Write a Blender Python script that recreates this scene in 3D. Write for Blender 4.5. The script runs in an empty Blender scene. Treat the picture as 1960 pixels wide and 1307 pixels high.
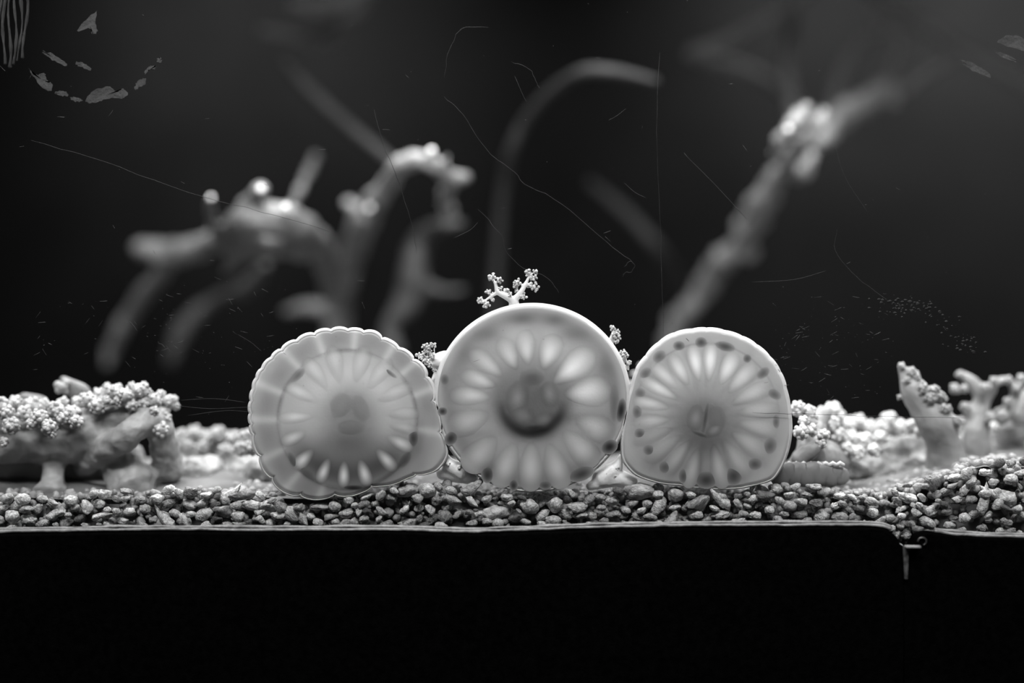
import bpy, bmesh, math, random
import numpy as np
from mathutils import Vector, noise

random.seed(7); np.random.seed(7)
SC = bpy.context.scene
COL = SC.collection

# ------------------------------------------------------------------ scale, camera, light
S = 0.000265                 # metres per photo pixel at the inner face of the glass (y = 0)
D = 0.75                     # camera to glass
ZC = (1015 - 653.5) * S      # camera height above the tank floor

cam_d = bpy.data.cameras.new('camera'); cam = bpy.data.objects.new('camera', cam_d); COL.objects.link(cam)
cam.location = (0, -D, ZC); cam.rotation_euler = (math.pi / 2, 0, 0)
cam_d.sensor_width = 36; cam_d.lens = 36 * D / (1960 * S)
cam_d.clip_start = 0.01; cam_d.clip_end = 20
cam_d.dof.use_dof = True; cam_d.dof.focus_distance = D + 0.004; cam_d.dof.aperture_fstop = 1.6
SC.camera = cam

w = bpy.data.worlds.new('world'); SC.world = w; w.use_nodes = True
w.node_tree.nodes['Background'].inputs[0].default_value = (1, 1, 1, 1)
w.node_tree.nodes['Background'].inputs[1].default_value = 0.012

def area(name, loc, target, sx, sy, power, spread=180):
    d = bpy.data.lights.new(name, 'AREA'); d.shape = 'RECTANGLE'; d.size = sx; d.size_y = sy; d.energy = power
    d.spread = math.radians(spread)
    o = bpy.data.objects.new(name, d); COL.objects.link(o); o.location = loc
    o.rotation_euler = (Vector(target) - Vector(loc)).to_track_quat('-Z', 'Y').to_euler()
    return o

area('tank_lamp', (0.0, 0.22, 0.46), (0, 0.12, 0.0), 1.1, 0.12, 7.0, 130)
area('room_lamp', (0.0, -0.42, 0.72), (0, 0.0, 0.06), 1.2, 0.25, 11.0, 80)  # added fill outside the glass, lights the disc fronts and gravel
area('wall_lamp_one', (-0.26, 0.60, 0.62), (-0.26, 0.86, 0.34), 0.30, 0.05, 3.4, 90)  # added unseen fill for the paler left side of the back wall
area('wall_lamp_two', (0.46, 0.60, 0.62), (0.46, 0.86, 0.34), 0.46, 0.05, 6.8, 90)  # added unseen fill for the right side, leaving a dark gap between

SC.view_settings.view_transform = 'Standard'; SC.view_settings.look = 'None'
SC.view_settings.gamma = 1; SC.view_settings.exposure = 0.0; SC.view_settings.use_curve_mapping = False

# ------------------------------------------------------------------ helpers
def P(px, py, y=0.0):
    k = S * (D + y) / D
    return np.array([(px - 980) * k, y, ZC + (653.5 - py) * k])

def rr(r, y=0.0): return r * S * (D + y) / D

def lin(v):
    v = v / 255.0
    return np.where(v <= 0.04045, v / 12.92, ((v + 0.055) / 1.055) ** 2.4)

def newmat(name):
    m = bpy.data.materials.new(name); m.use_nodes = True
    nt = m.node_tree; nt.nodes.clear()
    out = nt.nodes.new('ShaderNodeOutputMaterial')
    return m, nt, out

def grey(v): return (v, v, v, 1)

def mat_rough(name, lo, hi, scale=60, rough=0.5, spec=0.4, bump=0.3, bscale=None, sss=0.0, trans=0.0, attr=None, objcol=False, coat=0.0, detail=5):
    m, nt, out = newmat(name); N = nt.nodes; L = nt.links
    b = N.new('ShaderNodeBsdfPrincipled'); b.inputs['Roughness'].default_value = rough
    b.inputs['Specular IOR Level'].default_value = spec
    if coat: b.inputs['Coat Weight'].default_value = coat; b.inputs['Coat Roughness'].default_value = 0.15
    tc = N.new('ShaderNodeTexCoord')
    nz = N.new('ShaderNodeTexNoise'); nz.inputs['Scale'].default_value = scale; nz.inputs['Detail'].default_value = detail
    L.new(tc.outputs['Object'], nz.inputs['Vector'])
    rp = N.new('ShaderNodeValToRGB'); rp.color_ramp.elements[0].position = 0.3; rp.color_ramp.elements[1].position = 0.7
    rp.color_ramp.elements[0].color = grey(lo); rp.color_ramp.elements[1].color = grey(hi)
    L.new(nz.outputs['Fac'], rp.inputs['Fac'])
    colour = rp.outputs['Color']
    if objcol or attr:
        if attr:
            a = N.new('ShaderNodeAttribute'); a.attribute_name = attr; src = a.outputs['Color']
        else:
            a = N.new('ShaderNodeObjectInfo'); src = a.outputs['Color']
        mx = N.new('ShaderNodeMix'); mx.data_type = 'RGBA'; mx.blend_type = 'MULTIPLY'; mx.inputs['Factor'].default_value = 1
        L.new(colour, mx.inputs['A']); L.new(src, mx.inputs['B']); colour = mx.outputs['Result']
    L.new(colour, b.inputs['Base Color'])
    if bump:
        n2 = N.new('ShaderNodeTexNoise'); n2.inputs['Scale'].default_value = bscale or scale * 3; n2.inputs['Detail'].default_value = 6
        L.new(tc.outputs['Object'], n2.inputs['Vector'])
        bp = N.new('ShaderNodeBump'); bp.inputs['Strength'].default_value = bump; bp.inputs['Distance'].default_value = 0.001
        L.new(n2.outputs['Fac'], bp.inputs['Height']); L.new(bp.outputs['Normal'], b.inputs['Normal'])
    if sss:
        b.inputs['Subsurface Weight'].default_value = sss; b.inputs['Subsurface Radius'].default_value = (1, 1, 1)
        b.inputs['Subsurface Scale'].default_value = 0.003
    sh = b.outputs[0]
    if trans:
        t = N.new('ShaderNodeBsdfTranslucent'); L.new(colour, t.inputs['Color'])
        ms = N.new('ShaderNodeMixShader'); ms.inputs[0].default_value = trans
        L.new(b.outputs[0], ms.inputs[1]); L.new(t.outputs[0], ms.inputs[2]); sh = ms.outputs[0]
    L.new(sh, out.inputs[0])
    return m

M = {}
M['tissue'] = mat_rough('anemone_tissue', 0.93, 1.0, 90, 0.45, 0.25, 0.06, 900, trans=0.22, attr='tone')
M['column'] = mat_rough('anemone_column', 0.72, 0.86, 120, 0.4, 0.4, 0.15, 700, trans=0.35)
M['rim'] = mat_rough('anemone_rim', 0.54, 0.66, 120, 0.35, 0.4, 0.12, 900, trans=0.12)
M['coral'] = mat_rough('soft_coral_flesh', 0.19, 0.30, 60, 0.45, 0.35, 0.25, 500, sss=0.35)
M['polyp'] = mat_rough('soft_coral_polyps', 0.24, 0.46, 260, 0.3, 0.6, 0.5, 1200, sss=0.2)
M['pale'] = mat_rough('pale_coral_flesh', 0.42, 0.60, 90, 0.35, 0.5, 0.25, 600, sss=0.3)
M['white'] = mat_rough('white_coral_flesh', 0.80, 0.93, 90, 0.35, 0.5, 0.25, 600)
M['skirt'] = mat_rough('skirt_tissue', 0.16, 0.26, 60, 0.4, 0.4, 0.15, 400, trans=0.2)
M['branch'] = mat_rough('branch_crust', 0.05, 0.16, 30, 0.5, 0.3, 0.6, 160)
M['dimbranch'] = mat_rough('dim_branch_crust', 0.02, 0.034, 40, 0.6, 0.2, 0.4, 160)
M['brightbranch'] = mat_rough('bright_branch_crust', 0.10, 0.26, 36, 0.5, 0.3, 0.6, 160)
M['lowbranch'] = mat_rough('grey_branch_crust', 0.022, 0.075, 30, 0.5, 0.2, 0.6, 160)
M['whip'] = mat_rough('faint_whip_crust', 0.12, 0.17, 40, 0.7, 0.05, 0.4, 160)
M['bead'] = mat_rough('white_bead', 0.9, 0.97, 60, 0.2, 0.6, 0.0)  # white for the balls that imitate highlights
M['pebble'] = mat_rough('gravel_stone', 0.42, 1.4, 2.6, 0.32, 0.6, 1.0, 5.0, objcol=True, detail=8)
M['gravel'] = mat_rough('gravel_mass', 0.12, 0.42, 160, 0.45, 0.4, 0.7, 1200)
M['bed'] = mat_rough('tank_bed', 0.06, 0.17, 35, 0.6, 0.3, 0.8, 180)
M['black'] = mat_rough('black_rubber', 0.0003, 0.0007, 300, 0.95, 0.0, 0.4, 900)
M['bead_seal'] = mat_rough('grey_sealant', 0.025, 0.085, 160, 0.5, 0.3, 0.6, 500)
M['metal'] = mat_rough('scuffed_metal', 0.08, 0.22, 260, 0.4, 0.5, 0.5, 900)
M['film'] = mat_rough('algae_film', 0.014, 0.036, 140, 0.8, 0.1, 0.5, 700)
M['scratch'] = mat_rough('scratch_mark', 0.008, 0.024, 120, 0.7, 0.1, 0.0)
M['speck'] = mat_rough('speck_mark', 0.006, 0.06, 500, 0.7, 0.1, 0.0)
M['flake'] = mat_rough('grey_shell', 0.10, 0.22, 70, 0.5, 0.3, 0.4, 400)
M['wall'] = mat_rough('dark_tank_wall', 0.0032, 0.0048, 6, 0.95, 0.0, 0.0, detail=3)

def mat_glass():
    m, nt, out = newmat('tank_glass'); N = nt.nodes; L = nt.links
    t = N.new('ShaderNodeBsdfTransparent'); t.inputs[0].default_value = grey(0.985)
    g = N.new('ShaderNodeBsdfGlossy'); g.inputs['Roughness'].default_value = 0.02
    fr = N.new('ShaderNodeFresnel'); fr.inputs['IOR'].default_value = 1.2
    mx = N.new('ShaderNodeMixShader'); L.new(fr.outputs[0], mx.inputs[0]); L.new(t.outputs[0], mx.inputs[1]); L.new(g.outputs[0], mx.inputs[2])
    L.new(mx.outputs[0], out.inputs[0]); return m
M['glass'] = mat_glass()

class Geo:
    def __init__(s): s.v = []; s.f = []; s.n = 0; s.c = []
    def add(s, v, f, c=None):
        v = np.asarray(v, float); s.v.append(v)
        s.f += [tuple(i + s.n for i in q) for q in f]; s.n += len(v)
        if c is not None: s.c.append(np.asarray(c, float))
        return s

def to_mesh(name, geo, mat, origin=(0, 0, 0), smooth=True):
    v = np.concatenate(geo.v) - np.asarray(origin)
    me = bpy.data.meshes.new(name); me.from_pydata(v.tolist(), [], geo.f); me.update()
    if geo.c:
        c = np.concatenate(geo.c); a = me.color_attributes.new('tone', 'FLOAT_COLOR', 'POINT')
        a.data.foreach_set('color', np.stack([c, c, c, np.ones_like(c)], 1).astype(np.float32).ravel())
    if smooth: me.polygons.foreach_set('use_smooth', [True] * len(me.polygons))
    me.materials.append(mat)
    return me

def tag(o, label=None, cat=None, group=None, kind=None):
    if label: o['label'] = label
    if cat: o['category'] = cat
    if group: o['group'] = group
    if kind: o['kind'] = kind
    return o

def empty(name, loc, label, cat, group=None):
    o = bpy.data.objects.new(name, None); COL.objects.link(o); o.location = loc; o.empty_display_size = 0.01
    return tag(o, label, cat, group)

def link(name, me, parent=None, loc=(0, 0, 0)):
    o = bpy.data.objects.new(name, me); COL.objects.link(o); o.location = loc
    if parent is not None: o.parent = parent
    return o

def build(name, geo, mat, parent=None, smooth=True, remesh=0.0, bumps=0.0, bscale=120.0, smooth_it=4):
    """one mesh object; under a parent the vertices are stored relative to the parent's base"""
    org = tuple(parent.location) if parent is not None else tuple(np.concatenate(geo.v).mean(0))
    if parent is not None and parent.parent is not None:
        org = tuple(Vector(org) + parent.parent.location)
    me = to_mesh(name, geo, mat, org, smooth)
    if remesh:
        t = bpy.data.objects.new('temporary', me); COL.objects.link(t)
        r = t.modifiers.new('r', 'REMESH'); r.mode = 'VOXEL'; r.voxel_size = remesh; r.use_smooth_shade = True
        s = t.modifiers.new('s', 'SMOOTH'); s.factor = 0.5; s.iterations = smooth_it
        dg = bpy.context.evaluated_depsgraph_get(); dg.update()
        me2 = bpy.data.meshes.new_from_object(t.evaluated_get(dg)); me2.name = name
        bpy.data.objects.remove(t); me = me2
        if not me.materials: me.materials.append(mat)
        me.polygons.foreach_set('use_smooth', [True] * len(me.polygons))
        if bumps:
            n = len(me.vertices); co = np.empty(n * 3); no = np.empty(n * 3)
            me.vertices.foreach_get('co', co); me.vertices.foreach_get('normal', no)
            co = co.reshape(-1, 3); no = no.reshape(-1, 3)
            d = np.array([noise.fractal(Vector(c * bscale), 1.0, 2.0, 3) for c in co])
            me.vertices.foreach_set('co', (co + no * (d * bumps)[:, None]).ravel()); me.update()
    return link(name, me, parent, (0, 0, 0) if parent is not None else org)

def ico(sub):
    bm = bmesh.new(); bmesh.ops.create_icosphere(bm, subdivisions=sub, radius=1)
    bm.verts.ensure_lookup_table()
    v = np.array([tuple(x.co) for x in bm.verts]); f = [tuple(q.index for q in x.verts) for x in bm.faces]; bm.free()
    return v, f
ICO = {i: ico(i) for i in (1, 2, 3)}

def sphere(geo, c, r, sub=2, sc=(1, 1, 1)):
    v, f = ICO[sub]; geo.add(np.asarray(c) + v * r * np.asarray(sc), f)

def spline(pts, n):
    """Catmull-Rom through rows of pts, n samples per span"""
    p = np.asarray(pts, float)
    if len(p) < 2: return p
    q = np.vstack([2 * p[0] - p[1], p, 2 * p[-1] - p[-2]]); out = []
    for i in range(1, len(q) - 2):
        for t in np.arange(n) / n:
            a, b, c, d = q[i - 1], q[i], q[i + 1], q[i + 2]
            out.append(0.5 * (2 * b + (c - a) * t + (2 * a - 5 * b + 4 * c - d) * t * t + (3 * b - a - 3 * c + d) * t ** 3))
    out.append(p[-1]); return np.array(out)

def tube(geo, path, rad, seg=10, flat=1.0):
    """round tube along world points; rounded caps by tapered end rings"""
    p = np.asarray(path, float); r = np.asarray(rad, float); n = len(p)
    tan = np.gradient(p, axis=0); tan /= np.linalg.norm(tan, axis=1)[:, None] + 1e-12
    up = np.array([0, 1.0, 0]); rings = []
    e0 = p[0] - tan[0] * r[0] * 0.8; e1 = p[-1] + tan[-1] * r[-1] * 0.8
    P_ = np.vstack([p[0] - tan[0] * r[0] * .55, p, p[-1] + tan[-1] * r[-1] * .55]); T_ = np.vstack([tan[0], tan, tan[-1]])
    R_ = np.concatenate([[r[0] * .7], r, [r[-1] * .7]])
    ang = np.arange(seg) * 2 * math.pi / seg
    for c, t, q in zip(P_, T_, R_):
        a = np.cross(t, up)
        if np.linalg.norm(a) < 0.1: a = np.cross(t, [1, 0, 0])
        a /= np.linalg.norm(a); b = np.cross(a, t)
        rings.append(c + q * (np.cos(ang)[:, None] * a + np.sin(ang)[:, None] * b * flat))
    v = np.vstack(rings + [e0[None], e1[None]]); m = len(rings); f = []
    for i in range(m - 1):
        for j in range(seg):
            k = (j + 1) % seg; f.append((i * seg + j, i * seg + k, (i + 1) * seg + k, (i + 1) * seg + j))
    for j in range(seg):
        k = (j + 1) % seg; f.append((m * seg, j + 0, k)[::-1]); f.append((m * seg + 1, (m - 1) * seg + j, (m - 1) * seg + k))
    geo.add(v, f)

def stem(geo, pts, n=5, seg=12, flat=1.0):
    """pts rows: photo px, py, depth y, radius px"""
    q = spline(pts, n)
    tube(geo, [P(a[0], a[1], a[2]) for a in q], [rr(max(a[3], .5), a[2]) for a in q], seg, flat)

def polyps(geo, px, py, y, R, n, br, rnd, sub=2, flat=1.0, loose=False):
    """knobbly cluster: n bumps of radius br (px) over a ball of radius R (px)"""
    c = P(px, py, y)
    if R > br: sphere(geo, c, rr(R * (.62 if loose else .9), y), 2, (1, 1, flat))
    for i in range(n):
        t = math.acos(1 - 2 * (i + .5) / n); ph = i * 2.39996 + rnd.random()
        d = np.array([math.sin(t) * math.cos(ph), math.sin(t) * math.sin(ph), math.cos(t) * flat])
        sphere(geo, c + d * rr(R, y) * (rnd.uniform(.7, 1.3) if loose else rnd.uniform(.74, .9)), rr(br * rnd.uniform(.7, 1.25), y), sub, (rnd.uniform(.8, 1.3), 1, rnd.uniform(.8, 1.3)) if loose else (1, 1, 1))

# ------------------------------------------------------------------ setting
def box(geo, lo, hi):
    x0, y0, z0 = lo; x1, y1, z1 = hi
    geo.add([(x0, y0, z0), (x1, y0, z0), (x1, y1, z0), (x0, y1, z0), (x0, y0, z1), (x1, y0, z1), (x1, y1, z1), (x0, y1, z1)],
            [(0, 3, 2, 1), (4, 5, 6, 7), (0, 1, 5, 4), (1, 2, 6, 5), (2, 3, 7, 6), (3, 0, 4, 7)])

g = Geo(); box(g, (-1.4, 0.86, -0.05), (1.4, 0.90, 0.9))
tag(build('wall_back', g, M['wall'], smooth=False), 'dark plain back wall of the aquarium', kind='structure')

def bed_h(x, y):
    h = 0.0195 + 0.006 * min(1, max(0, (y - 0.015) / 0.08)) - 0.5 * max(0, y - 0.13) * (1 if y < .33 else .2 / (y - .13))
    k = (D + y) / D; px = x / (S * k) + 980
    h += 0.016 * min(1, max(0, (px - 1700) / 160)) * max(0, 1 - max(0, y - .03) / 0.12)
    h += 0.004 * noise.noise(Vector((x * 22, y * 22, 3))) * min(1, y * 12) + 0.0018 * noise.noise(Vector((x * 90, y * 90, 8)))
    return h
nx, ny = 220, 90; g = Geo(); v = []; f = []
ys = 0.012 + 0.868 * (np.arange(ny) / (ny - 1)) ** 1.7
for j in range(ny):
    for i in range(nx):
        x = -1.3 + 2.6 * i / (nx - 1); v.append((x, ys[j], bed_h(x, ys[j]) - .005 * max(0, 1 - ys[j] / .12)))
for j in range(ny - 1):
    for i in range(nx - 1):
        a = j * nx + i; f.append((a, a + 1, a + nx + 1, a + nx))
g.add(v, f)
g.add([(-1.3, .012, -.02), (1.3, .012, -.02), (1.3, .012, .012), (-1.3, .012, .012)], [(0, 1, 2, 3)])
tag(build('floor', g, M['bed']), 'pale rubble bed on the tank floor behind the gravel', kind='structure')

# front pane with its scratches
g = Geo(); box(g, (-1.0, -0.008, -0.04), (1.0, -0.0006, 0.75))
pane = build('window_1', g, M['glass'], smooth=False); tag(pane, 'clear front glass pane of the aquarium', kind='structure')
SCR = [
 [(1262, 100), (1257, 250), (1264, 450), (1270, 640)], [(60, 268), (200, 310), (360, 368), (500, 405), (640, 445)],
 [(715, 210), (735, 280), (760, 340), (785, 420), (798, 485)], [(850, 185), (885, 218), (930, 285), (985, 330), (1005, 352), (1075, 390), (1160, 462), (1215, 505)],
 [(915, 400), (960, 450), (968, 480), (1000, 512), (1045, 530), (1070, 560)], [(1597, 275), (1618, 340), (1660, 405)],
 [(1602, 440), (1599, 480), (1640, 530), (1700, 575)], [(1440, 540), (1520, 535), (1582, 518)], [(1440, 790), (1560, 793), (1700, 797), (1850, 800)],
 [(978, 118), (1012, 132), (1028, 160), (1033, 170)], [(985, 145), (1000, 180), (1008, 196)], [(1310, 295), (1370, 355), (1430, 420)],
 [(850, 150), (860, 95), (885, 55), (935, 52)], [(335, 776), (400, 782), (480, 779)], [(360, 795), (430, 786), (478, 788)], [(345, 766), (410, 763), (470, 770)],
 [(1195, 512), (1205, 500), (1215, 508), (1208, 520), (1196, 522), (1192, 532)], [(732, 248), (740, 248), (746, 249)], [(1165, 230), (1180, 222), (1198, 208)],
 [(1195, 350), (1215, 368), (1235, 378)], [(870, 455), (900, 440), (915, 425)], [(455, 640), (480, 655), (500, 672)]]
for k, s in enumerate(SCR):
    g = Geo(); q = spline(s, 5); wd = np.full(len(q), 0.36); wd[0] = wd[-1] = .15
    if len(s) > 3: q = q + np.random.normal(0, .7, q.shape)
    tube(g, [P(a, b, -.0004) for a, b in q], [S * x for x in wd], 4)
    build('scratch', g, M['scratch'], pane)
g = Geo(); rnd = random.Random(3)
for i in range(420):
    if rnd.random() < .45: x, y = rnd.gauss(330, 130), rnd.gauss(640, 60)
    elif rnd.random() < .5: x, y = rnd.uniform(1480, 1720), rnd.gauss(660, 60)
    else: x, y = rnd.uniform(0, 1960), rnd.uniform(0, 760)
    a = rnd.gauss(0.2, .6); l = rnd.choice([.5, .6, .8, 1.5, 4, 7]); r = rnd.uniform(.22, .5)
    tube(g, [P(x - l * math.cos(a), y - l * math.sin(a), -.0004), P(x, y + .2, -.0004), P(x + l * math.cos(a), y + l * math.sin(a), -.0004)], [S * r * .6, S * r, S * r * .6], 4)
tag(build('specks', g, M['speck'], pane), kind='stuff')

# black front strips with their grey sealant lips
def front_strip(name, top, label, bead_r):
    """top: photo points along the upper edge, left to right"""
    q = spline(top, 6); y0, y1 = -0.020, -0.0085; kz = (D + y0) / D; g = Geo(); n = len(q)
    a = [np.array([P(x, 653.5, y0)[0], y0, P(x, py, y0)[2]]) for x, py in q]
    b = [np.array([P(x, 653.5, y0)[0], y1, P(x, py, y0)[2] + .0004]) for x, py in q]
    zb = P(0, 1420, y0)[2]; lo = [np.array([p[0], p[1], zb]) for p in a]; lob = [np.array([p[0], p[1], zb]) for p in b]
    f = []
    for i in range(n - 1):
        f += [(i, i + 2 * n, i + 2 * n + 1, i + 1)[::-1][::-1], (i, i + 1, n + i + 1, n + i), (n + i, n + i + 1, 3 * n + i + 1, 3 * n + i)]
    f += [(0, n, 3 * n, 2 * n), (n - 1, 3 * n - 1, 4 * n - 1, 2 * n - 1)]
    g.add(np.array(a + b + lo + lob), f)
    o = build(name, g, M['black'], smooth=False); tag(o, label, kind='structure')
    return o
strip1 = front_strip('trim_1', [(-260, 1029), (0, 1026), (150, 1024), (300, 1022), (520, 1023), (760, 1022), (900, 1026), (1050, 1021), (1250, 1015), (1450, 1014), (1600, 1013), (1680, 1014), (1708, 1020), (1720, 1034), (1726, 1056), (1728, 1080), (1730, 1120), (1731, 1300)],
                     'long black rubber strip along the foot of the glass', 4)
strip2 = front_strip('trim_2', [(1729, 1300), (1730, 1070), (1740, 1056), (1748, 1046), (1758, 1030), (1772, 1024), (1790, 1023), (1830, 1029), (1900, 1033), (1960, 1034), (2200, 1038)],
                     'short black rubber strip in the corner beyond the notch', 4)
def lip(parent, pts):
    g = Geo(); q = spline(pts, 10)
    yy = -0.0085; n = len(q)
    wob = np.array([noise.noise(Vector((x * .035, 1.7, 0))) for x, _ in q]); wob2 = np.array([noise.noise(Vector((x * .02, 5.7, 0))) for x, _ in q])
    tube(g, [P(x, py + 1.6 * wb, -.0120) for (x, py), wb in zip(q, wob)], [S * (3.2 + 1.2 * wb) for wb in wob2], 8)
    build('sealant_lip', g, M['bead_seal'], parent)
    g = Geo()
    tube(g, [P(x, py - 5 + 2.2 * wb, -.0095) for (x, py), wb in zip(q, wob2)], [S * (3.4 + 1.4 * wb) for wb in wob], 8)
    build('sealant_lip', g, M['bead_seal'], parent)
lip(strip1, [(-200, 1020)] + [(x, y) for x, y in [(0, 1017), (150, 1015), (300, 1013), (520, 1014), (760, 1013), (900, 1017), (1050, 1012), (1250, 1006), (1450, 1005), (1600, 1004), (1680, 1006), (1704, 1012)]])
lip(strip2, [(1790, 1017), (1830, 1022), (1900, 1026), (1960, 1027), (2150, 1030)])

b0 = P(1745, 1046, -.022)
br = empty('metal_bracket', P(1745, 1110, -.022), 'small scuffed metal angle bracket in the notch between the black strips', 'bracket')
g = Geo(); a = P(1732, 1044, -.022); c = P(1760, 1046.6, -.022); box(g, (a[0], -.0245, c[2]), (c[0], -.0205, a[2])); build('top_plate', g, M['metal'], br, smooth=False)
g = Geo(); a = P(1729, 1047, -.022); c = P(1740, 1108, -.022); v = [(a[0], -.0216, a[2]), (c[0], -.0216, a[2]), (c[0] - .0006, -.0216, c[2]), (a[0] + .0008, -.0216, c[2])]
v += [(x, -.0205, z) for x, _, z in v]; g.add(v, [(0, 3, 2, 1), (4, 5, 6, 7), (0, 1, 5, 4), (1, 2, 6, 5), (2, 3, 7, 6), (3, 0, 4, 7)])
m2 = mat_rough('streaked_metal', 0.004, 0.035, 320, 0.5, 0.3, 0.3, 900); build('upright_plate', g, m2, br, smooth=False)
g = Geo(); cc = [P(1765 + 8 * math.cos(t), 1036 + 8 * math.sin(t) * .9, -.0205) for t in np.linspace(math.pi, 2.4 * math.pi, 14)]
tube(g, cc, [S * 1.6] * 14, 6); build('rolled_edge', g, mat_rough('glossy_black', 0.006, 0.02, 300, 0.25, 0.5, 0.2), strip2)

# ------------------------------------------------------------------ sea anemones pressed against the glass
KT = 0.62     # light level on the glass plane: albedo = linear target / KT
def T(v): return np.clip(lin(np.asarray(v, float)) / KT, 0.0, 0.97)

def outline_fn(c, poly, scallops=None, depth=0.0):
    p = np.array(poly, float) - np.array(c); th = np.arctan2(-p[:, 1], p[:, 0]); r = np.hypot(p[:, 0], p[:, 1])
    o = np.argsort(th); th = th[o]; r = r[o]
    tt = np.linspace(-math.pi, math.pi, 721)
    R = np.interp(tt, np.concatenate([th - 2 * math.pi, th, th + 2 * math.pi]), np.tile(r, 3))
    k = np.hanning(25); k /= k.sum(); R = np.convolve(np.concatenate([R[:-1]] * 3), k, 'same')[720:1440]; R = np.append(R, R[0])
    if scallops:
        sa = np.sort(np.radians(np.array(scallops) % 360)); sa = np.concatenate([sa - 2 * math.pi, sa, sa + 2 * math.pi])
        for i, t in enumerate(tt):
            j = np.searchsorted(sa, t); a, b = sa[j - 1], sa[j]; f = (t - a) / (b - a)
            wdt = min(1.0, (b - a) / .3)
            R[i] += depth * (math.sin(math.pi * f) ** .45 - .75) * wdt
    return lambda t: np.interp((t + math.pi) % (2 * math.pi) - math.pi, tt, R)

def gauss(X, Y, cx, cy, rx, ry, ang=0.0, p=2.0):
    ca, sa = math.cos(ang), math.sin(ang); u = ((X - cx) * ca + (Y - cy) * sa) / rx; v = (-(X - cx) * sa + (Y - cy) * ca) / ry
    return np.exp(-(np.sqrt(u * u + v * v + 1e-9) ** p))

def disc_y(u):   # depth of the pedal disc behind the glass plane
    return 0.0014 + np.where(u > .94, (u - .94) ** 2 * 1.2, 0)

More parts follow.
